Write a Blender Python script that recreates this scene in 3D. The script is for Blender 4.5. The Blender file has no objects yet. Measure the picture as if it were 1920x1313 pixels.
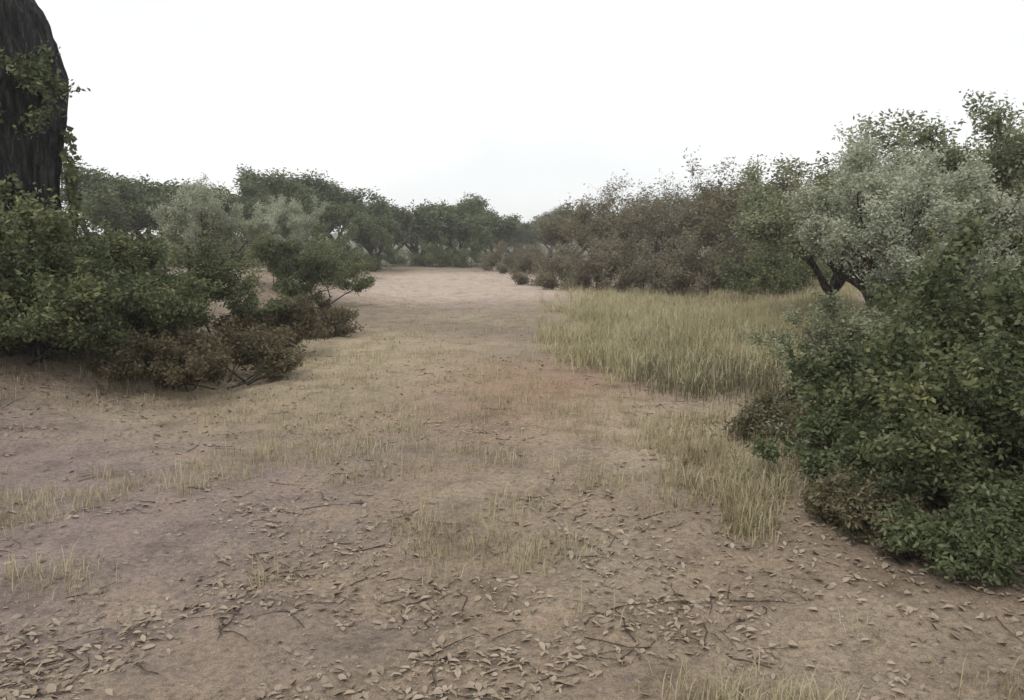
import bpy, math, random
import numpy as np
from mathutils import Vector, noise
random.seed(7); RNG = np.random.default_rng(7)
S = bpy.context.scene
COL = S.collection
# ---------------------------------------------------------------- camera
CAMH = 1.6; PITCH = 7.0; LENS = 28.0
cam = bpy.data.cameras.new("camera"); cam.lens = LENS; cam.sensor_width = 36
cam.clip_start = 0.05; cam.clip_end = 3000
co = bpy.data.objects.new("camera", cam); COL.objects.link(co)
co.location = (0, 0, CAMH); co.rotation_euler = (math.radians(90-PITCH), 0, 0)
S.camera = co
# ---------------------------------------------------------------- sky, sun, exposure
SUN_EL, SUN_AZ = math.radians(48), math.radians(212)
w = bpy.data.worlds.new("World"); S.world = w; w.use_nodes = True
nt = w.node_tree; nt.nodes.clear()
sky = nt.nodes.new('ShaderNodeTexSky'); sky.sky_type = 'NISHITA'; sky.sun_disc = False
sky.sun_elevation = SUN_EL; sky.sun_rotation = SUN_AZ; sky.dust_density = 4; sky.air_density = 1.2
tc = nt.nodes.new('ShaderNodeTexCoord')
mp = nt.nodes.new('ShaderNodeMapping'); mp.inputs['Scale'].default_value = (1.5, 1.5, 4)
nz = nt.nodes.new('ShaderNodeTexNoise'); nz.inputs['Scale'].default_value = 1.6; nz.inputs['Detail'].default_value = 6
rp = nt.nodes.new('ShaderNodeValToRGB')
rp.color_ramp.elements[0].position = .3; rp.color_ramp.elements[0].color = (.85, .875, .885, 1)
rp.color_ramp.elements[1].position = .62; rp.color_ramp.elements[1].color = (1, 1, 1, 1)
sc = nt.nodes.new('ShaderNodeVectorMath'); sc.operation = 'SCALE'; sc.inputs['Scale'].default_value = 9.1
mx = nt.nodes.new('ShaderNodeMix'); mx.data_type = 'RGBA'; mx.inputs['Factor'].default_value = .9
bg = nt.nodes.new('ShaderNodeBackground'); bg.inputs['Strength'].default_value = .12
wo = nt.nodes.new('ShaderNodeOutputWorld')
L = nt.links.new
L(tc.outputs['Generated'], mp.inputs['Vector']); L(mp.outputs[0], nz.inputs['Vector']); L(nz.outputs['Fac'], rp.inputs['Fac'])
L(rp.outputs['Color'], sc.inputs[0]); L(sky.outputs[0], mx.inputs[6]); L(sc.outputs[0], mx.inputs[7])
L(mx.outputs[2], bg.inputs['Color']); L(bg.outputs[0], wo.inputs['Surface'])
sl = bpy.data.lights.new("sun", 'SUN'); sl.energy = 1.1; sl.angle = math.radians(14); sl.color = (1, .95, .88)
so = bpy.data.objects.new("sun", sl); COL.objects.link(so)
so.rotation_euler = (math.radians(90)-SUN_EL, 0, math.radians(180)-SUN_AZ); so.location = (0, 0, 30)
S.view_settings.view_transform = 'Standard'; S.view_settings.look = 'None'
S.view_settings.exposure = 0.18; S.view_settings.gamma = 1
S.cycles.volume_bounces = 1; S.cycles.max_bounces = 6; S.cycles.transparent_max_bounces = 4

# ---------------------------------------------------------------- helpers
F = 1920*LENS/36
def fbm(x, y, s, o=4): return noise.fractal(Vector((x*s, y*s, 3.7)), 1.0, 2.0, o)
def smooth(a, b, t):
    t = max(0, min(1, (t-a)/(b-a))); return t*t*(3-2*t)
def height(x, y):
    z = .10*fbm(x, y, .22) + .04*fbm(x, y, 1.1) + .016*fbm(x, y, 4)
    if abs(x)+abs(y) < 24: z += .007*abs(fbm(x, y, 13, 3))+.010*max(0, fbm(x, y, 6, 2)-.15)
    d = max(0, y)
    z += .75*smooth(0, 3.2, -x-1.9-.13*d)*smooth(5.5, 10, d)            # bank under the left shrubs
    z += .45*smooth(0, 4, x-2.2-.12*d)*smooth(3, 9, d)                  # bank under the right shrubs
    z += .5*smooth(14, 60, d)
    r = math.hypot(x, y)
    z += 10*smooth(80, 420, r) * (0.8+.6*fbm(x, y, .006))
    return z
def hit(px, py):              # the point of the ground seen at photo pixel px, py
    th = math.radians(PITCH); u, v = (px-960)/F, (py-656)/F
    dy = math.cos(th)-v*math.sin(th); dz = -math.sin(th)-v*math.cos(th)
    t = 1.5
    while t < 200:
        if CAMH+t*dz < height(u*t, dy*t): break
        t *= 1.01
    return (u*t, dy*t, height(u*t, dy*t))
def at(px, py, d):            # a point seen at photo pixel px at depth d, on the ground (py ignored when None)
    x = (px-960)/F*d
    return (x, d, height(x, d))
def depth(py):
    return CAMH/math.tan(math.radians(PITCH)+math.atan((py-656)/F))
def mesh(name, V, Fc, mat, parent=None, smooth_=False, mats=None, mi=None):
    me = bpy.data.meshes.new(name)
    V = np.asarray(V, dtype=np.float32)
    if isinstance(Fc, np.ndarray):
        n, k = Fc.shape
        me.vertices.add(len(V)); me.vertices.foreach_set('co', V.ravel())
        me.loops.add(n*k); me.loops.foreach_set('vertex_index', Fc.astype(np.int32).ravel())
        me.polygons.add(n); me.polygons.foreach_set('loop_start', np.arange(0, n*k, k, dtype=np.int32))
        me.update(calc_edges=True); me.validate()
    else:
        me.from_pydata(V.tolist(), [], Fc); me.update()
    if mats:
        for m in mats: me.materials.append(m)
    else: me.materials.append(mat)
    if mi is not None: me.polygons.foreach_set('material_index', np.asarray(mi, dtype=np.int32))
    if smooth_: me.polygons.foreach_set('use_smooth', np.ones(len(me.polygons), dtype=bool))
    o = bpy.data.objects.new(name, me); COL.objects.link(o)
    if parent: o.parent = parent
    return o
def tag(o, label=None, cat=None, group=None, kind=None):
    if label: o['label'] = label
    if cat: o['category'] = cat
    if group: o['group'] = group
    if kind: o['kind'] = kind
    return o
def empty(name, loc, label, cat, group=None, rz=0, s=1):
    o = bpy.data.objects.new(name, None); COL.objects.link(o); o.empty_display_size = .2
    o.location = loc; o.rotation_euler = (0, 0, rz); o.scale = (s, s, s)
    return tag(o, label, cat, group)
def copy_thing(r, loc, rz, s, label, sx=None):
    c = r.copy(); COL.objects.link(c); c.location = loc; c.rotation_euler = (0, 0, rz)
    c.scale = (s*(sx or 1), s*(sx or 1), s); c['label'] = label
    for ch in r.children:
        k = ch.copy(); COL.objects.link(k); k.parent = c
    return c

# ---------------------------------------------------------------- materials
def mat(name, base, rough=.9):
    m = bpy.data.materials.new(name); m.use_nodes = True
    b = m.node_tree.nodes['Principled BSDF']; b.inputs['Base Color'].default_value = (*base, 1)
    b.inputs['Roughness'].default_value = rough; b.inputs['Specular IOR Level'].default_value = .25
    return m, m.node_tree, b
def ramp(nt, stops):
    r = nt.nodes.new('ShaderNodeValToRGB'); cr = r.color_ramp
    while len(cr.elements) < len(stops): cr.elements.new(.5)
    for e, (p, c) in zip(cr.elements, stops): e.position = p; e.color = (*c, 1)
    return r
def leaf_mat(name, cols, rough=.5, trans=.25):
    m, nt, b = mat(name, cols[0], rough)
    g = nt.nodes.new('ShaderNodeNewGeometry')
    n = len(cols); r = ramp(nt, [(i/(n-1), c) for i, c in enumerate(cols)])
    tc = nt.nodes.new('ShaderNodeTexCoord'); nz = nt.nodes.new('ShaderNodeTexNoise')
    nz.inputs['Scale'].default_value = 1.3; nz.inputs['Detail'].default_value = 3
    mm = nt.nodes.new('ShaderNodeMath'); mm.operation = 'MULTIPLY_ADD'; mm.inputs[1].default_value = .55
    mu = nt.nodes.new('ShaderNodeMath'); mu.operation = 'MULTIPLY_ADD'; mu.inputs[1].default_value = 1.3; mu.inputs[2].default_value = -.42
    nt.links.new(tc.outputs['Object'], nz.inputs['Vector'])
    nt.links.new(nz.outputs['Fac'], mu.inputs[0])
    nt.links.new(g.outputs['Random Per Island'], mm.inputs[0]); nt.links.new(mu.outputs[0], mm.inputs[2])
    nt.links.new(mm.outputs[0], r.inputs['Fac']); nt.links.new(r.outputs['Color'], b.inputs['Base Color'])
    if trans:
        t = nt.nodes.new('ShaderNodeBsdfTranslucent'); ms = nt.nodes.new('ShaderNodeMixShader')
        ms.inputs[0].default_value = trans; out = nt.nodes['Material Output']
        nt.links.new(r.outputs['Color'], t.inputs['Color'])
        nt.links.new(b.outputs[0], ms.inputs[1]); nt.links.new(t.outputs[0], ms.inputs[2]); nt.links.new(ms.outputs[0], out.inputs['Surface'])
    return m
def bark_mat(name, a, b_, c):
    m, nt, b = mat(name, a, .95)
    tc = nt.nodes.new('ShaderNodeTexCoord'); mp = nt.nodes.new('ShaderNodeMapping'); mp.inputs['Scale'].default_value = (9, 9, 1.6)
    nz = nt.nodes.new('ShaderNodeTexNoise'); nz.inputs['Scale'].default_value = 2.2; nz.inputs['Detail'].default_value = 8
    nt.links.new(tc.outputs['Object'], mp.inputs[0]); nt.links.new(mp.outputs[0], nz.inputs['Vector'])
    r = ramp(nt, [(.3, a), (.52, b_), (.72, c)])
    nt.links.new(nz.outputs['Fac'], r.inputs['Fac']); nt.links.new(r.outputs['Color'], b.inputs['Base Color'])
    bp = nt.nodes.new('ShaderNodeBump'); bp.inputs['Distance'].default_value = .05; bp.inputs['Strength'].default_value = 1
    vo = nt.nodes.new('ShaderNodeTexVoronoi'); vo.feature = 'DISTANCE_TO_EDGE'; vo.inputs['Scale'].default_value = 1.1
    m2 = nt.nodes.new('ShaderNodeMapping'); m2.inputs['Scale'].default_value = (13, 13, 3.2); nt.links.new(tc.outputs['Object'], m2.inputs[0])
    av = nt.nodes.new('ShaderNodeVectorMath'); av.operation = 'MULTIPLY_ADD'; av.inputs[1].default_value = (1.5, 1.5, 1.5)
    nt.links.new(nz.outputs['Color'], av.inputs[0]); nt.links.new(m2.outputs[0], av.inputs[2]); nt.links.new(av.outputs[0], vo.inputs['Vector'])
    cr = nt.nodes.new('ShaderNodeMath'); cr.operation = 'MULTIPLY'; cr.use_clamp = True; cr.inputs[1].default_value = 3.5; nt.links.new(vo.outputs['Distance'], cr.inputs[0])
    sm = nt.nodes.new('ShaderNodeMath'); sm.operation = 'MULTIPLY_ADD'; sm.inputs[1].default_value = .8; nt.links.new(cr.outputs[0], sm.inputs[0]); nt.links.new(nz.outputs['Fac'], sm.inputs[2])
    nt.links.new(sm.outputs[0], bp.inputs['Height']); nt.links.new(bp.outputs[0], b.inputs['Normal'])
    return m
M = {}
M['bark_dark'] = bark_mat('dark bark', (.014, .014, .014), (.035, .036, .037), (.085, .088, .08))
M['bark'] = bark_mat('brown bark', (.035, .028, .022), (.09, .075, .06), (.17, .15, .12))
M['twig'] = bark_mat('weathered twig bark', (.07, .055, .04), (.15, .125, .10), (.25, .22, .18))
M['leaf_dark'] = leaf_mat('dark green leaves', [(.035, .048, .022), (.085, .105, .048), (.16, .18, .09), (.25, .24, .10)])
M['leaf_green'] = leaf_mat('green leaves', [(.06, .078, .038), (.12, .145, .072), (.20, .225, .12)])
M['leaf_olive'] = leaf_mat('grey olive leaves', [(.20, .215, .145), (.37, .39, .29), (.54, .56, .44)])
M['leaf_warm'] = leaf_mat('warm brown leaves', [(.06, .05, .026), (.125, .105, .058), (.22, .185, .11)])
M['leaf_sage'] = leaf_mat('sage green leaves', [(.08, .09, .05), (.18, .195, .115), (.29, .31, .195), (.36, .33, .17)])
M['leaf_brown'] = leaf_mat('dry brown leaves', [(.10, .088, .055), (.185, .165, .11), (.30, .275, .195)])
M['leaf_russet'] = leaf_mat('olive brown leaves', [(.085, .075, .042), (.16, .145, .085), (.27, .245, .155)])
M['straw'] = leaf_mat('straw grass', [(.22, .18, .10), (.38, .33, .205), (.52, .47, .33)], .8, .2)
M['grass'] = leaf_mat('yellow green grass', [(.22, .20, .11), (.41, .37, .22), (.58, .52, .35)], .8, .2)
M['litter'] = leaf_mat('fallen leaves', [(.17, .13, .095), (.30, .24, .18), (.42, .35, .27)], .8, .0)
def ground_mat():
    m, nt, b = mat('dry earth', (.3, .24, .17), .97)
    tc = nt.nodes.new('ShaderNodeTexCoord')
    def nzn(s, d=8, r=.6):
        n = nt.nodes.new('ShaderNodeTexNoise'); n.inputs['Scale'].default_value = s; n.inputs['Detail'].default_value = d
        n.inputs['Roughness'].default_value = r; nt.links.new(tc.outputs['Object'], n.inputs['Vector']); return n
    n1, n2, n3, n4 = nzn(.35, 4), nzn(2.3, 10, .75), nzn(30, 8, .75), nzn(170, 3, .6)
    r1 = ramp(nt, [(.32, (.215, .178, .15)), (.5, (.27, .212, .155)), (.66, (.315, .268, .20))])
    r2 = ramp(nt, [(.3, (.55, .53, .50)), (.5, (1, 1, 1)), (.75, (1.25, 1.2, 1.15))])
    r3 = ramp(nt, [(.32, (.5, .48, .45)), (.5, (.95, .95, .95)), (.7, (1.35, 1.3, 1.25))])
    nt.links.new(n1.outputs['Fac'], r1.inputs['Fac']); nt.links.new(n2.outputs['Fac'], r2.inputs['Fac']); nt.links.new(n3.outputs['Fac'], r3.inputs['Fac'])
    def mul(a, c):
        x = nt.nodes.new('ShaderNodeMix'); x.data_type = 'RGBA'; x.blend_type = 'MULTIPLY'; x.inputs['Factor'].default_value = 1
        nt.links.new(a, x.inputs[6]); nt.links.new(c, x.inputs[7]); return x.outputs[2]
    c = mul(mul(r1.outputs['Color'], r2.outputs['Color']), r3.outputs['Color'])
    r4 = ramp(nt, [(.33, (.45, .43, .41)), (.47, (1, 1, 1)), (.62, (1.05, 1.05, 1.05)), (.72, (1.7, 1.65, 1.6))]); nt.links.new(n4.outputs['Fac'], r4.inputs['Fac'])
    def patch(c, cx, cy, sx, sy, col, amt):       # an irregular patch of differently coloured soil
        mp = nt.nodes.new('ShaderNodeMapping'); mp.vector_type = 'TEXTURE'; mp.inputs['Location'].default_value = (cx+.45*sx, cy+.45*sx, 0); mp.inputs['Scale'].default_value = (sx, sy, 50)
        wob = nt.nodes.new('ShaderNodeVectorMath'); wob.operation = 'MULTIPLY_ADD'; wob.inputs[1].default_value = (sx*.9, sx*.9, 0)
        nt.links.new(n2.outputs['Color'], wob.inputs[0]); nt.links.new(tc.outputs['Object'], wob.inputs[2]); nt.links.new(wob.outputs[0], mp.inputs[0])
        g = nt.nodes.new('ShaderNodeTexGradient'); g.gradient_type = 'SPHERICAL'; nt.links.new(mp.outputs[0], g.inputs[0])
        k = nt.nodes.new('ShaderNodeMath'); k.operation = 'MULTIPLY'; k.use_clamp = True; k.inputs[1].default_value = amt; nt.links.new(g.outputs['Fac'], k.inputs[0])
        x = nt.nodes.new('ShaderNodeMix'); x.data_type = 'RGBA'; nt.links.new(k.outputs[0], x.inputs['Factor']); nt.links.new(c, x.inputs[6])
        y = nt.nodes.new('ShaderNodeRGB'); y.outputs[0].default_value = (*col, 1)
        z = mul(y.outputs[0], r2.outputs['Color']); nt.links.new(mul(z, r3.outputs['Color']), x.inputs[7]); return x.outputs[2]
    c = patch(c, .25, 9.6, 2.0, 3.4, (.31, .205, .14), 1.0)
    c = patch(c, -1.5, 36, 9, 14, (.45, .37, .305), 2.5)
    c = patch(c, -4.5, 4.5, 4.5, 4.5, (.25, .198, .178), 1.8)
    c = patch(c, -2.6, 12, 3.2, 6, (.39, .325, .22), 1.1)
    c = patch(c, 1.9, 6.9, 1.9, 2.6, (.40, .33, .24), 1.2)
    c = mul(c, r4.outputs['Color'])
    # woodland floor beyond the clearing
    ln = nt.nodes.new('ShaderNodeVectorMath'); ln.operation = 'LENGTH'; nt.links.new(tc.outputs['Object'], ln.inputs[0])
    mr = nt.nodes.new('ShaderNodeMapRange'); mr.inputs[1].default_value = 50; mr.inputs[2].default_value = 66; nt.links.new(ln.outputs['Value'], mr.inputs[0])
    fm = nt.nodes.new('ShaderNodeMix'); fm.data_type = 'RGBA'; nt.links.new(mr.outputs[0], fm.inputs['Factor']); nt.links.new(c, fm.inputs[6])
    fr = ramp(nt, [(.35, (.05, .055, .03)), (.65, (.13, .12, .07))]); nt.links.new(n1.outputs['Fac'], fr.inputs['Fac']); nt.links.new(fr.outputs['Color'], fm.inputs[7])
    c = fm.outputs[2]
    nt.links.new(c, b.inputs['Base Color'])
    bp = nt.nodes.new('ShaderNodeBump'); bp.inputs['Distance'].default_value = .03; bp.inputs['Strength'].default_value = .8
    ad = nt.nodes.new('ShaderNodeMath'); ad.operation = 'MULTIPLY_ADD'; ad.inputs[1].default_value = .4
    nt.links.new(n3.outputs['Fac'], ad.inputs[0]); nt.links.new(n2.outputs['Fac'], ad.inputs[2])
    nt.links.new(ad.outputs[0], bp.inputs['Height']); nt.links.new(bp.outputs[0], b.inputs['Normal'])
    return m
M['earth'] = ground_mat()
def rock_mat():
    m, nt, b = mat('pale stone', (.3, .27, .23), .9)
    oi = nt.nodes.new('ShaderNodeNewGeometry'); tc = nt.nodes.new('ShaderNodeTexCoord')
    n = nt.nodes.new('ShaderNodeTexNoise'); n.inputs['Scale'].default_value = 14; n.inputs['Detail'].default_value = 8
    nt.links.new(tc.outputs['Object'], n.inputs['Vector'])
    r = ramp(nt, [(.3, (.13, .11, .09)), (.5, (.24, .20, .155)), (.7, (.33, .28, .22))])
    nt.links.new(n.outputs['Fac'], r.inputs['Fac']); nt.links.new(r.outputs['Color'], b.inputs['Base Color'])
    bp = nt.nodes.new('ShaderNodeBump'); bp.inputs['Distance'].default_value = .01
    nt.links.new(n.outputs['Fac'], bp.inputs['Height']); nt.links.new(bp.outputs[0], b.inputs['Normal'])
    return m
M['rock'] = rock_mat()

# ---------------------------------------------------------------- the ground
def build_ground():
    # polar-ish grid: fine near the camera, out to the horizon
    rs = [0]; r = .5
    while r < 700: rs.append(r); r *= 1.06 if r < 2 else 1.009 if r < 9 else 1.018 if r < 60 else 1.035
    h = math.radians(43)
    angs = list(np.linspace(-h, h, 460, endpoint=False))+list(np.linspace(h, 2*math.pi-h, 120, endpoint=False)); na = len(angs)
    V = [(0, 0, height(0, 0))]; Fc = []
    for r in rs[1:]:
        for a in angs:
            x, y = r*math.sin(a), r*math.cos(a); V.append((x, y, height(x, y)))
    for k in range(na): Fc.append((0, 1+(k+1) % na, 1+k))
    for i in range(len(rs)-2):
        b0, b1 = 1+i*na, 1+(i+1)*na
        for k in range(na):
            k2 = (k+1) % na; Fc.append((b0+k, b0+k2, b1+k2, b1+k))
    o = mesh('ground', V, Fc, M['earth'], smooth_=True); tag(o, kind='structure')
build_ground()

# ---------------------------------------------------------------- tubes, leaves
class Tubes:
    def __init__(s): s.V = []; s.F = []
    def add(s, pts, rad, n=8, bump=0):
        b0 = len(s.V); pts = [Vector(p) for p in pts]
        for i, p in enumerate(pts):
            t = (pts[min(i+1, len(pts)-1)]-pts[max(i-1, 0)]).normalized()
            u = t.cross(Vector((0, 1, .13))).normalized(); v = t.cross(u)
            for k in range(n):
                a = 2*math.pi*k/n
                q = rad[i]*(1+bump*noise.noise(Vector((math.cos(a)*1.5, math.sin(a)*1.5, p.z*1.3+p.x)))*1.0)
                s.V.append(tuple(p+u*(q*math.cos(a))+v*(q*math.sin(a))))
        for i in range(len(pts)-1):
            for k in range(n):
                k2 = (k+1) % n; s.F.append((b0+i*n+k, b0+i*n+k2, b0+(i+1)*n+k2, b0+(i+1)*n+k))
        s.F.append(tuple(b0+(len(pts)-1)*n+k for k in range(n)))
def leaves(P, size, rng, up=.3, narrow=.45):
    n = len(P); d = rng.normal(size=(n, 3)); d[:, 2] = d[:, 2]*.7-.1; d /= np.linalg.norm(d, axis=1)[:, None]
    e = rng.normal(size=(n, 3)); e[:, 2] *= .5; w = np.cross(d, e); w /= np.linalg.norm(w, axis=1)[:, None]
    sz = size*rng.uniform(.6, 1.4, n)[:, None]
    nn = np.cross(d, w)
    a = P; b = P+d*sz*.5+w*sz*narrow*.5+nn*sz*.08; c = P+d*sz; e2 = P+d*sz*.5-w*sz*narrow*.5+nn*sz*.08
    V = np.stack([a, b, c, e2], 1).reshape(-1, 3)
    return V, np.arange(4*n).reshape(n, 4)
def grow(T, p, d, ln, r, lev, rnd, tips, spread=.6, up=.15, seg=5, n=7):
    pts = [Vector(p)]; d = Vector(d).normalized(); rad = [r]
    for i in range(seg):
        d = (d+Vector((rnd.gauss(0, .16), rnd.gauss(0, .16), rnd.gauss(up*.3, .09)))).normalized()
        pts.append(pts[-1]+d*ln/seg); rad.append(r*(1-.6*(i+1)/seg))
    T.add(pts, rad, n, .25 if r > .05 else 0)
    if lev <= 1: tips.extend([tuple(pts[i]*(1-f)+pts[i+1]*f) for i in range(seg) for f in (.3, .9)])
    if lev == 0: return
    for k in range(4 if lev > 1 else 5):
        j = rnd.randint(1 if lev < 2 else 2, seg); a = rnd.uniform(0, 6.28)
        nd = (d*(1-spread*.3)+Vector((math.cos(a), math.sin(a), rnd.uniform(-.1, .5)))*spread).normalized()
        grow(T, pts[j], nd, ln*rnd.uniform(.45, .8), rad[j]*.6, lev-1, rnd, tips, spread, up, max(3, seg-1), max(3, n-2))
def foliage(tips, nleaf, ls, clump, rng, thin=.25):
    tips = np.array(tips)
    dens = np.array([noise.noise(Vector(t)*1.6/max(.5, clump*6)) for t in tips]); keep = tips[dens > -.35+thin]
    if len(keep) < 20: keep = tips
    P = keep[rng.integers(0, len(keep), nleaf)]
    o = rng.normal(size=(nleaf, 3)); o /= np.linalg.norm(o, axis=1)[:, None]; o *= (rng.random(nleaf)**.6)[:, None]*clump
    P = P+o; P = P[P[:, 2] > .02]
    return leaves(P, ls, rng)
def tree(name, loc, label, group, H=7, tr=.18, leafm='leaf_green', barkm='bark', nleaf=12000, ls=.09, trunk=.15, seed=1, lev=4, spr=.65, clump=.25, thin=.2, limbs=5, rad=.34):
    rnd = random.Random(seed); rng = np.random.default_rng(seed)
    root = empty(name, loc, label, 'tree', group)
    T = Tubes(); tips = []; top = Vector((rnd.uniform(-.2, .2), 0, H*trunk))
    pts = [Vector((0, 0, -.3)), Vector((0, 0, .1)), top*.5+Vector((rnd.uniform(-.1, .1), 0, 0)), top]
    T.add(pts, [tr*1.4, tr*1.1, tr*.95, tr*.85], 12, .3)
    for k in range(limbs):
        a = k*6.28/limbs+rnd.uniform(-.5, .5); q = rnd.uniform(.5, 1.5)
        grow(T, top-Vector((0, 0, .15*k*trunk)), (math.cos(a)*spr*q, math.sin(a)*spr*q, rnd.uniform(.5, 1.2)), H*rad*rnd.uniform(.75, 1.2), tr*.55, lev-1, rnd, tips, spr)
    mesh('trunk', T.V, T.F, M[barkm], root, True)
    V, Fc = foliage(tips, nleaf, ls, clump, rng, thin); mesh('crown', V, Fc, M[leafm], root)
    return root
def shrub(name, loc, label, group, H=1.5, W=1.2, leafm='leaf_dark', barkm='bark', nleaf=9000, ls=.05, seed=1, stems=9, clump=.09, cat='shrub', thin=.12):
    rnd = random.Random(seed); rng = np.random.default_rng(seed)
    root = empty(name, loc, label, cat, group); T = Tubes(); tips = []
    for k in range(stems):
        a = rnd.uniform(0, 6.28); q = rnd.uniform(.1, 1.1) if k % 2 else rnd.uniform(1.8, 3.2)
        grow(T, (rnd.gauss(0, W*.2), rnd.gauss(0, W*.2), -.05), (math.cos(a)*q*W/H, math.sin(a)*q*W/H, 1), H*rnd.uniform(.3, .55), .014*H**.6, 3, rnd, tips, .75, .05, 4, 5)
    mesh('stem', T.V, T.F, M[barkm], root, True)
    V, Fc = foliage(tips, nleaf, ls, clump, rng, thin); mesh('foliage', V, Fc, M[leafm], root)
    return root
def blades(spots, hmin, hmax, per, wid, rng, spread=.06, lean=.5):
    Vs = []; n = len(spots)*per
    base = np.repeat(np.asarray(spots), per, 0)+np.concatenate([rng.normal(size=(n, 2))*spread, np.zeros((n, 1))], 1)
    h = (rng.uniform(hmin, hmax, n)*np.repeat(.45+1.1*rng.random(len(spots))**1.5, per))[:, None]; a = rng.uniform(0, 6.28, n); d = np.stack([np.cos(a), np.sin(a), np.zeros(n)], 1)
    l = rng.uniform(0, lean, n)[:, None]; s = np.stack([-np.sin(a), np.cos(a), np.zeros(n)], 1)*wid
    up = np.array([0, 0, 1.])
    p0 = base-up*.01; p1 = base+up*h*.55+d*h*l*.35; p2 = base+up*h*(1-.3*l)+d*h*l
    V = np.stack([p0-s, p0+s, p1+s*.8, p1-s*.8, p2+s*.1, p2-s*.1], 1).reshape(-1, 3)
    i = np.arange(n)[:, None]*6
    Fc = np.concatenate([i+np.array([[0, 1, 2, 3]]), i+np.array([[3, 2, 4, 5]])], 0)
    return V, Fc

# ---------------------------------------------------------------- trees and shrubs
G_far = 'trees along the far edge of the clearing'; G_rt = 'trees on the right bank'
G_l = 'shrubs on the left bank'; G_r = 'shrubs on the right bank'
pA = tree('broadleaf_tree', at(560, 0, 46), 'green tree second from the left in the front of the far left treeline', G_far, 6.9, .2, 'leaf_green', nleaf=22000, ls=.15, seed=3, clump=.4, trunk=.1, rad=.3)
pA2 = tree('broadleaf_tree', at(700, 0, 50), 'broad green tree left of the pale path end', G_far, 6.6, .2, 'leaf_green', nleaf=22000, ls=.15, seed=23, clump=.4, trunk=.08, spr=.9, rad=.28)
pB = tree('bare_tree', at(1230, 0, 36), 'brownish thin leaved tree behind the yellow grass strip', G_far, 6.5, .16, 'leaf_brown', nleaf=9000, ls=.10, seed=5, clump=.3, trunk=.12, rad=.3)
pB2 = tree('bare_tree', at(1120, 0, 39), 'brownish thin leaved tree just right of the gap in the treeline', G_far, 6.6, .16, 'leaf_russet', nleaf=13000, ls=.12, seed=25, clump=.35, trunk=.08, spr=.85, rad=.28)
pD = shrub('thicket_shrub', at(1130, 0, 31), 'brown thicket shrub under the trees right of the gap', 'thicket along the far edge', 2.2, 2.4, 'leaf_brown', nleaf=15000, ls=.09, seed=31, stems=14, clump=.2)
pE = shrub('thicket_shrub', at(625, 0, 38), 'dark green thicket shrub left of the pale path end', 'thicket along the far edge', 2.2, 2.4, 'leaf_dark', nleaf=15000, ls=.09, seed=33, stems=14, clump=.2)
pP = tree('olive_tree', hit(1640, 660), 'pale grey green tree standing in front of the right treeline', G_rt, 3.6, .13, 'leaf_olive', nleaf=62000, ls=.05, seed=9, clump=.15, trunk=.16, rad=.3, thin=.1)
pQ = tree('broadleaf_tree', at(1560, 0, 17), 'dark green tree just left of the pale grey green one', G_rt, 4.5, .15, 'leaf_sage', nleaf=60000, ls=.065, seed=41, clump=.22, trunk=.08, rad=.3)
far = [(pA, 200, 40, .95, 'first green tree in the far left treeline behind the dark shrubs'), (pA2, 285, 47, 1.2, 'taller green tree behind the first pale tree at left'),
 (pA2, 390, 44, 1.05, 'rounded green tree above the pale small tree at left'), (pA, 480, 52, 1.12, 'green tree between the two pale small trees at left'),
 (pA, 640, 60, 1.15, 'green tree set back behind the broad one near the path'), (pA2, 790, 62, 1.1, 'low green tree behind the pale path end'),
 (pA, 860, 66, .98, 'green tree directly above the pale path end'), (pA2, 920, 64, .95, 'last green tree before the gap in the treeline'),
 (pA2, 240, 58, 1.32, 'green tree set farther back behind the first two at left'), (pA2, 345, 62, 1.4, 'green tree set farther back above the pale small tree'),
 (pA2, 520, 64, 1.4, 'green tree farther back between the two front green ones'), (pA, 590, 66, 1.3, 'tall green tree farthest back left of the broad one'),
 (pA2, 830, 80, 1.35, 'distant green tree behind the path end trees'), (pA2, 900, 84, 1.25, 'distant green tree left of the gap'), (pA2, 960, 90, 1.1, 'low distant tree at the left lip of the gap'),
 (pA2, 985, 110, 1.25, 'tiny distant tree seen in the left of the gap'), (pA, 1030, 120, 1.35, 'tiny distant tree seen in the right of the gap'),
 (pA2, 740, 75, 1.15, 'distant green tree over the left end of the pale path'),
 (pB2, 1075, 52, 1.15, 'small brown tree at the right edge of the gap'), (pB, 1170, 44, 1.15, 'brown tree with a wide thin crown right of the gap'),
 (pB2, 1290, 40, 1.12, 'fuller brown tree above the middle of the yellow grass'), (pB, 1350, 37, 1.08, 'thin brown tree above the right half of the yellow grass'),
 (pB2, 1420, 33, 1.0, 'brown tree near the right end of the yellow grass'), (pB2, 1480, 27, .98, 'brown green tree at the start of the right bank trees'),
 (pB, 1240, 58, 1.35, 'taller brown tree set back behind the brown ones'), (pB2, 1390, 50, 1.4, 'tall brown tree set back left of the right bank')]
for i, (src, px, d, s_, lab) in enumerate(far):
    c = copy_thing(src, at(px, 0, d), i*1.7, s_*(1.07 if px < 700 else 1.2 if px < 960 else 1.04 if px > 1050 else 1.1), lab, 1.3); c['group'] = G_far
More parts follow.
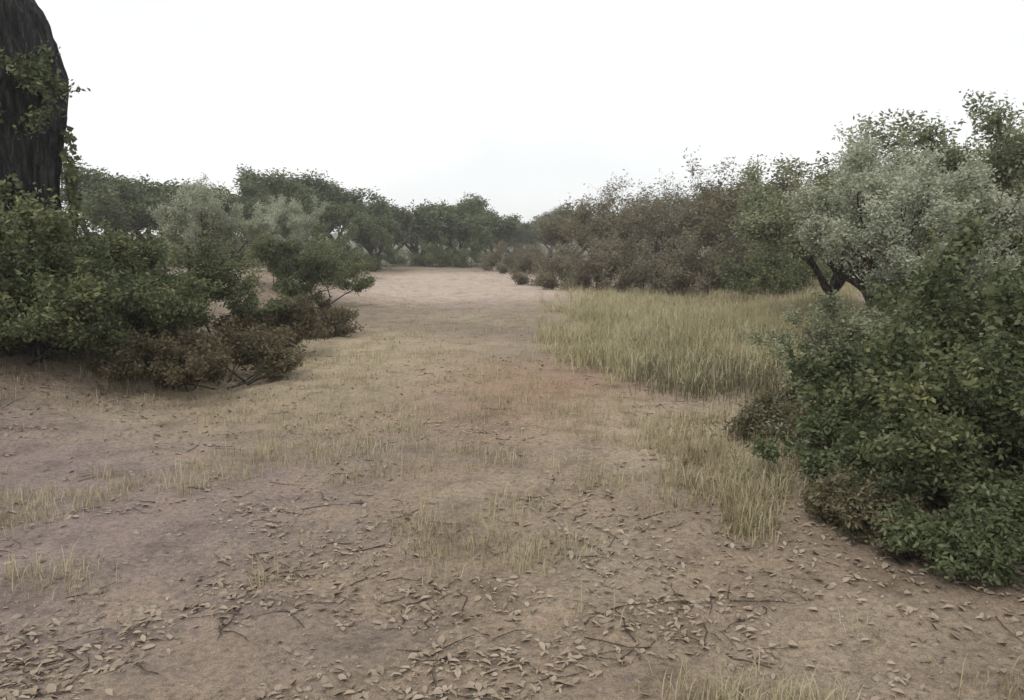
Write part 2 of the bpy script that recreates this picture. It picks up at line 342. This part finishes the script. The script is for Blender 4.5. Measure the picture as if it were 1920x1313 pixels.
for i, (src, px, d, s_, lab) in enumerate([(pD, 1060, 34, .9, 'low brown thicket shrub at the right side of the gap'), (pD, 1220, 30, 1.0, 'brown thicket shrub along the back of the yellow grass'),
  (pD, 1310, 28, 1.0, 'brown thicket shrub behind the middle of the yellow grass'), (pD, 1400, 26, 1.0, 'brown thicket shrub behind the right of the yellow grass'),
  (pE, 1480, 23, .95, 'dark green thicket shrub at the right end of the yellow grass'), (pE, 560, 30, 1.0, 'dark green thicket shrub behind the brown dry shrubs'),
  (pE, 800, 60, 1.1, 'dark thicket shrub behind the left of the pale path end'), (pE, 875, 60, 1.15, 'dark thicket shrub behind the middle of the pale path end'),
  (pD, 950, 48, .9, 'brown thicket shrub below the gap in the treeline'), (pD, 1000, 44, .8, 'small brown thicket shrub at the right of the pale path end'),
  (pE, 715, 52, .9, 'dark thicket shrub by the left end of the pale path'), (pE, 470, 36, 1.1, 'dark thicket shrub below the second pale tree at left'), (pE, 350, 33, 1.1, 'dark thicket shrub below the first pale tree at left')]):
    copy_thing(src, at(px, 0, d), i*2.1, s_, lab)
copy_thing(pP, at(1745, 0, 9.4), 2, .86, 'tallest pale grey green tree on the right bank')
copy_thing(pP, at(395, 0, 18), 1, .82, 'small pale grey green tree behind the left shrubs')
copy_thing(pP, at(535, 0, 24), 3, .9, 'smaller pale tree between the left shrubs and the path')
copy_thing(pQ, at(1650, 0, 15), 2, 1.0, 'dark green tree behind the pale grey green ones', 1.25)
copy_thing(pQ, at(1770, 0, 13), 4.4, 1.02, 'dark green tree above the tallest pale tree', 1.2)
copy_thing(pQ, at(1900, 0, 12), 4.3, 1.06, 'tall dark green tree at the right edge')

# big dark trunk at left
def big_tree():
    loc = at(0, 0, 10)
    root = empty('old_tree', loc, 'massive dark old tree trunk cut by the left edge of the photo', 'tree')
    T = Tubes(); rnd = random.Random(4); tips = []
    def rs(P, R, k=5):      # resample a path smoothly
        out, rr = [], []
        for i in range(len(P)-1):
            p0, p1, p2, p3 = [Vector(P[max(0, min(len(P)-1, j))]) for j in (i-1, i, i+1, i+2)]
            for j in range(k):
                t = j/k
                out.append(.5*((2*p1)+(p2-p0)*t+(2*p0-5*p1+4*p2-p3)*t*t+(3*p1-p0-3*p2+p3)*t**3)); rr.append(R[i]*(1-t)+R[i+1]*t)
        out.append(Vector(P[-1])); rr.append(R[-1]); return out, rr
    def skin(P, R, n, k):
        b0 = len(T.V); pts, rad = rs(P, R, k); T.add(pts, rad, n, 0)
        i = b0
        for p, r in zip(pts, rad):       # ridged bark relief
            for j in range(n):
                v = Vector(T.V[i]); q = v-p; a = math.atan2(q.y, q.x)
                f = .12*noise.noise(Vector((math.cos(a)*1.3, math.sin(a)*1.3, v.z*.7))) + .05*(1-abs(noise.noise(Vector((math.cos(a)*8, math.sin(a)*8, v.z*1.7))))*3.5) + .03*noise.noise(Vector((v.x*9, v.y*9, v.z*5)))+.012*noise.noise(v*30)
                T.V[i] = tuple(p+q*(1+f)); i += 1
    skin([(-.05, 0, -.5), (0, 0, .2), (.03, 0, 1.0), (.04, 0, 1.8), (.08, 0, 2.4), (.12, -.02, 2.9), (.03, -.02, 3.4), (-.22, 0, 4.0), (-.5, 0, 4.8), (-.8, .1, 6), (-.95, .2, 8)],
         [1.1, .84, .74, .69, .70, .76, .74, .66, .58, .5, .36], 170, 11)
    for k in range(7):
        a = k*1.1; grow(T, (-1.0, .1, 5.4+k*.35), (math.cos(a), math.sin(a), .6), 2.6, .14, 3, rnd, tips)
    for k in range(4): grow(T, (.70+rnd.uniform(-.15, .05), -.25+rnd.uniform(-.2, .2), 2.75+k*.09), (rnd.uniform(.1, .9), rnd.uniform(-.6, .4), rnd.uniform(-.5, .5)), .42, .02, 2, rnd, tips, .8, -.3)
    mesh('trunk', T.V, T.F, M['bark_dark'], root, True)
    rng = np.random.default_rng(2)
    V, Fc = foliage(tips, 15000, .06, .12, rng, .1); mesh('crown', V, Fc, M['leaf_dark'], root)
    P = []                                # ivy round the foot of the trunk
    while len(P) < 7000:
        a = rng.uniform(0, 6.28); z = 3.0*rng.random()**1.6
        if noise.noise(Vector((math.cos(a)*1.5, math.sin(a)*1.5, z*1.1))) > -.05+z*.14: P.append((.02+math.cos(a)*(.84+.08*rng.random()), math.sin(a)*(.84+.08*rng.random()), z))
    V, Fc = leaves(np.array(P), .075, rng, narrow=.8); mesh('ivy', V, Fc, M['leaf_dark'], root)
big_tree()
s1 = shrub('evergreen_shrub', hit(70, 665), 'dark green shrub at the foot of the big dark trunk', G_l, 1.7, 1.7, 'leaf_dark', nleaf=36000, ls=.055, seed=11, stems=14)
copy_thing(s1, hit(190, 650), 1, 1.0, 'dark green shrub just right of the big dark trunk')
copy_thing(s1, hit(300, 640), 3, 1.0, 'rounded dark green shrub third from the left edge')
copy_thing(s1, hit(-60, 660), 4, 1.1, 'dark green shrub cut by the left edge')
copy_thing(s1, hit(565, 560), 2, 1.2, 'dark shrub where the left bank meets the far trees')
s2 = shrub('dry_shrub', hit(400, 715), 'brown dry shrub spilling over the left side of the clearing', G_l, 1.15, 1.6, 'leaf_warm', nleaf=26000, ls=.05, seed=13, stems=12)
copy_thing(s2, hit(320, 725), 2, .8, 'lower brown dry shrub in front of the dark green ones')
copy_thing(s2, hit(480, 670), 4, 1.0, 'brown dry shrub behind the one spilling over the clearing')
copy_thing(s2, hit(565, 630), 5, 1.0, 'brown dry shrub farthest back on the left side')
s3 = shrub('dense_shrub', hit(1885, 980), 'big dense dark green shrub on the right', G_r, 1.3, 1.25, 'leaf_dark', nleaf=110000, ls=.034, seed=17, stems=22, thin=.4, clump=.07)
copy_thing(s3, hit(2040, 960), 2, 1.45, 'tall dark green shrub cut by the right edge')
copy_thing(s3, hit(1930, 850), 5, 1.2, 'dark green shrub behind the big dense one')
s6 = shrub('sage_shrub', hit(1665, 735), 'grey green shrub at the end of the yellow grass strip', G_r, 1.25, 1.4, 'leaf_sage', nleaf=70000, ls=.04, seed=57, stems=20, thin=.25, clump=.08)
copy_thing(s6, hit(1730, 820), 3, .95, 'grey green shrub in front of the pale grey green trees')
s4 = shrub('low_shrub', hit(1690, 950), 'low green shrub at the front corner of the right bank', G_r, .62, .8, 'leaf_green', nleaf=26000, ls=.035, seed=19, stems=14, clump=.06)
copy_thing(s4, hit(1860, 1060), 2, .9, 'low green shrub in the right foreground')
copy_thing(s4, hit(1590, 900), 3, 1.0, 'low green shrub beside the dark edge of the yellow grass')
s5 = shrub('dry_shrub', hit(1520, 830), 'low brown shrub at the near right end of the yellow grass', G_r, .7, .9, 'leaf_russet', nleaf=22000, ls=.04, seed=21, stems=12, clump=.07)
copy_thing(s5, hit(1600, 985), 2, .75, 'low brown shrub at the foot of the front low green one')
copy_thing(s5, hit(1760, 1050), 4, .7, 'low brown shrub between the foreground green shrubs')

# ---------------------------------------------------------------- grass, litter, stones
rng = np.random.default_rng(5)
def spots(n, test, d0=2.2, d1=60):
    out = []
    while len(out) < n:
        d = d0*(d1/d0)**rng.random(); px = rng.uniform(-150, 2070); x = (px-960)/F*d
        if test(px, d, x): out.append((x, d, height(x, d)))
    return out
def edge(px, d, x):      # how much of the yellow grass strip stands here
    a = smooth(930, 1180, px)*(1-smooth(1540, 1640, px))*smooth(7.8, 13, d)*(1-smooth(28, 38, d))
    return a*(1+1.1*fbm(x, d, .7)+.6*fbm(x, d, 2.2))-.2
yg = spots(4400, lambda px, d, x: edge(px, d, x) > rng.random()*.9, 8, 36)
V, Fc = blades(yg, .05, .32, 18, .0045, rng, .075, 1.3)
V2, F2 = blades(yg[::5], .25, .5, 5, .0035, rng, .12, .7)
F2 = F2+len(V); V = np.concatenate([V, V2]); Fc = np.concatenate([Fc, F2])
tag(mesh('meadow_grass', V, Fc, M['grass']), 'strip of yellow green dry grass right of centre', 'grass', kind='stuff')
og = spots(650, lambda px, d, x: smooth(1100, 1300, px)*(1-smooth(1450, 1640, px))*smooth(8, 10.5, d)*(1-smooth(11, 17, d))*(1+1.6*fbm(x, d, .8))-.15 > .7*rng.random(), 7, 18)
V, Fc = blades(og, .05, .24, 14, .005, rng, .16, 1.0)
tag(mesh('sedge', V, Fc, M['leaf_russet']), 'darker olive grass along the near edge of the yellow grass', 'grass', kind='stuff')
pg = spots(360, lambda px, d, x: (px-1370)**2/190**2+(d-6.6)**2/1.6**2+fbm(x, d, 1.5) < 1, 4.5, 9)
pg += spots(160, lambda px, d, x: (px-1430)**2/60**2+(d-5)**2/.7**2 < 1, 4, 6)
V, Fc = blades(pg, .03, .17, 14, .003, rng, .055, 1.3)
tag(mesh('straw_tufts', V, Fc, M['straw']), 'pale straw tufts in front of the right shrubs', 'grass', kind='stuff')
dg = spots(7500, lambda px, d, x: fbm(x, d, .55)+.5*fbm(x, d, 2.5)+.42*smooth(5.5, 9, d)*(1-smooth(18, 30, d)) > .24+.1*rng.random())
V, Fc = blades(dg, .02, .13, 9, .0022, rng, .06, 1.1)
tag(mesh('dry_grass', V, Fc, M['straw']), 'thin dry straw grass scattered over the bare ground', 'grass', kind='stuff')
def drift(px, d, x): return fbm(x, d, .9)+.5*fbm(x, d, 3.5) > .7*rng.random()-.12
n0 = 11000; P = spots(n0, lambda px, d, x: d < 25 and drift(px, d, x))
for o_ in [o for o in COL.objects if o.get('category') == 'shrub' and o.location.length < 20]:
    for k in range(420):
        a_ = rng.uniform(0, 6.28); q_ = abs(rng.normal(0, .9)); x_, y_ = o_.location.x+q_*math.cos(a_), o_.location.y+q_*math.sin(a_); P.append((x_, y_, height(x_, y_)))
P = np.array(P); n = len(P); P[:, 2] += .006
ang = rng.uniform(0, 6.28, n); d = np.stack([np.cos(ang), np.sin(ang), rng.normal(0, .2, n)], 1); w_ = np.stack([-np.sin(ang), np.cos(ang), rng.normal(0, .25, n)], 1)
sz = (.006+.022*rng.random(n)**1.6)[:, None]; wd = rng.uniform(.3, .6, n)[:, None]; cu = np.zeros((n, 3)); cu[:, 2] = rng.uniform(.1, .6, n); cu = cu*sz
# a curled leaf: spine of three points, edges lifted
ring = [P-d*sz, P-d*sz*.3+w_*sz*wd+cu, P+d*sz*.45+w_*sz*wd*.8+cu, P+d*sz+cu*.8, P+d*sz*.45-w_*sz*wd*.8+cu, P-d*sz*.3-w_*sz*wd+cu, P+d*sz*.05]
V = np.stack(ring, 1).reshape(-1, 3); i = np.arange(n)[:, None]*7
Fc = np.concatenate([i+np.array([[0, 1, 2, 6]]), i+np.array([[6, 2, 3, 4]]), i+np.array([[0, 6, 4, 5]])], 0)
tag(mesh('leaf_litter', V, Fc, M['litter']), 'brown fallen leaves scattered over the bare ground', 'leaves', kind='stuff')
T = Tubes(); rr = random.Random(8)
for x, y, z in spots(380, lambda px, d, x: d < 16 and drift(px, d, x)):
    a = rr.uniform(0, 6.28); l = rr.uniform(.05, .3); p = Vector((x, y, z+.006)); pts = [p]
    for k in range(3):
        a += rr.gauss(0, .3); q = pts[-1]+Vector((math.cos(a), math.sin(a), 0))*l/3; q.z = height(q.x, q.y)+rr.uniform(.004, .012); pts.append(q)
    r = rr.uniform(.0012, .004); T.add(pts, [r, r*.9, r*.8, r*.5], 5)
tag(mesh('twigs', T.V, T.F, M['twig'], None, True), 'thin fallen twigs lying among the leaves', 'twigs', kind='stuff')
import bmesh
def rock_mesh(seed, sub=2):
    bm = bmesh.new(); bmesh.ops.create_icosphere(bm, subdivisions=sub, radius=1)
    o = Vector((seed*7.1, 0, 0))
    for v in bm.verts:
        v.co *= 1+.7*noise.noise(v.co*1.3+o)+.35*noise.noise(v.co*3+o); v.co.z *= .5; v.co.x *= 1.25
    V = np.array([v.co[:] for v in bm.verts]); Fc = np.array([[v.index for v in f.verts] for f in bm.faces]); bm.free(); return V, Fc
AV, AF, off = [], [], 0
for sd in range(5):
    RV, RF = rock_mesh(sd+1, 2)
    n = 1500; P = np.array(spots(n, lambda px, d, x: d < 24 and fbm(x+9, d, .8) > .8*rng.random()-.3)); sz = .004+.022*rng.random(n)**5
    P[:, 2] -= sz*.12
    a = rng.uniform(0, 6.28, n); ca, sa = np.cos(a), np.sin(a)
    X = RV[None, :, 0]*ca[:, None]-RV[None, :, 1]*sa[:, None]; Y = RV[None, :, 0]*sa[:, None]+RV[None, :, 1]*ca[:, None]
    AV.append((np.stack([X, Y, np.repeat(RV[None, :, 2], n, 0)], 2)*sz[:, None, None]+P[:, None, :]).reshape(-1, 3))
    AF.append((RF[None]+(np.arange(n)*len(RV))[:, None, None]).reshape(-1, 3)+off); off += n*len(RV)
tag(mesh('gravel', np.concatenate(AV), np.concatenate(AF), M['rock']), 'small gravel scattered over the bare ground', 'gravel', kind='stuff')

# ---------------------------------------------------------------- air
zs = [v.co.z for v in bpy.data.objects['ground'].data.vertices]
x, z0, z1 = 760, min(zs)-1, max(max(zs), 16)+4
hv = [(a*x, b*x, c) for c in (z0, z1) for a, b in ((-1, -1), (1, -1), (1, 1), (-1, 1))]
hm = bpy.data.materials.new('haze'); hm.use_nodes = True; hn = hm.node_tree; hn.nodes.clear()
pv = hn.nodes.new('ShaderNodeVolumePrincipled'); pv.inputs['Density'].default_value = .0012; pv.inputs['Color'].default_value = (.93, .95, .97, 1); pv.inputs['Anisotropy'].default_value = .2
ho = hn.nodes.new('ShaderNodeOutputMaterial'); hn.links.new(pv.outputs[0], ho.inputs['Volume'])
tag(mesh('haze', hv, [(3, 2, 1, 0), (4, 5, 6, 7), (0, 1, 5, 4), (1, 2, 6, 5), (2, 3, 7, 6), (3, 0, 4, 7)], hm), kind='stuff')
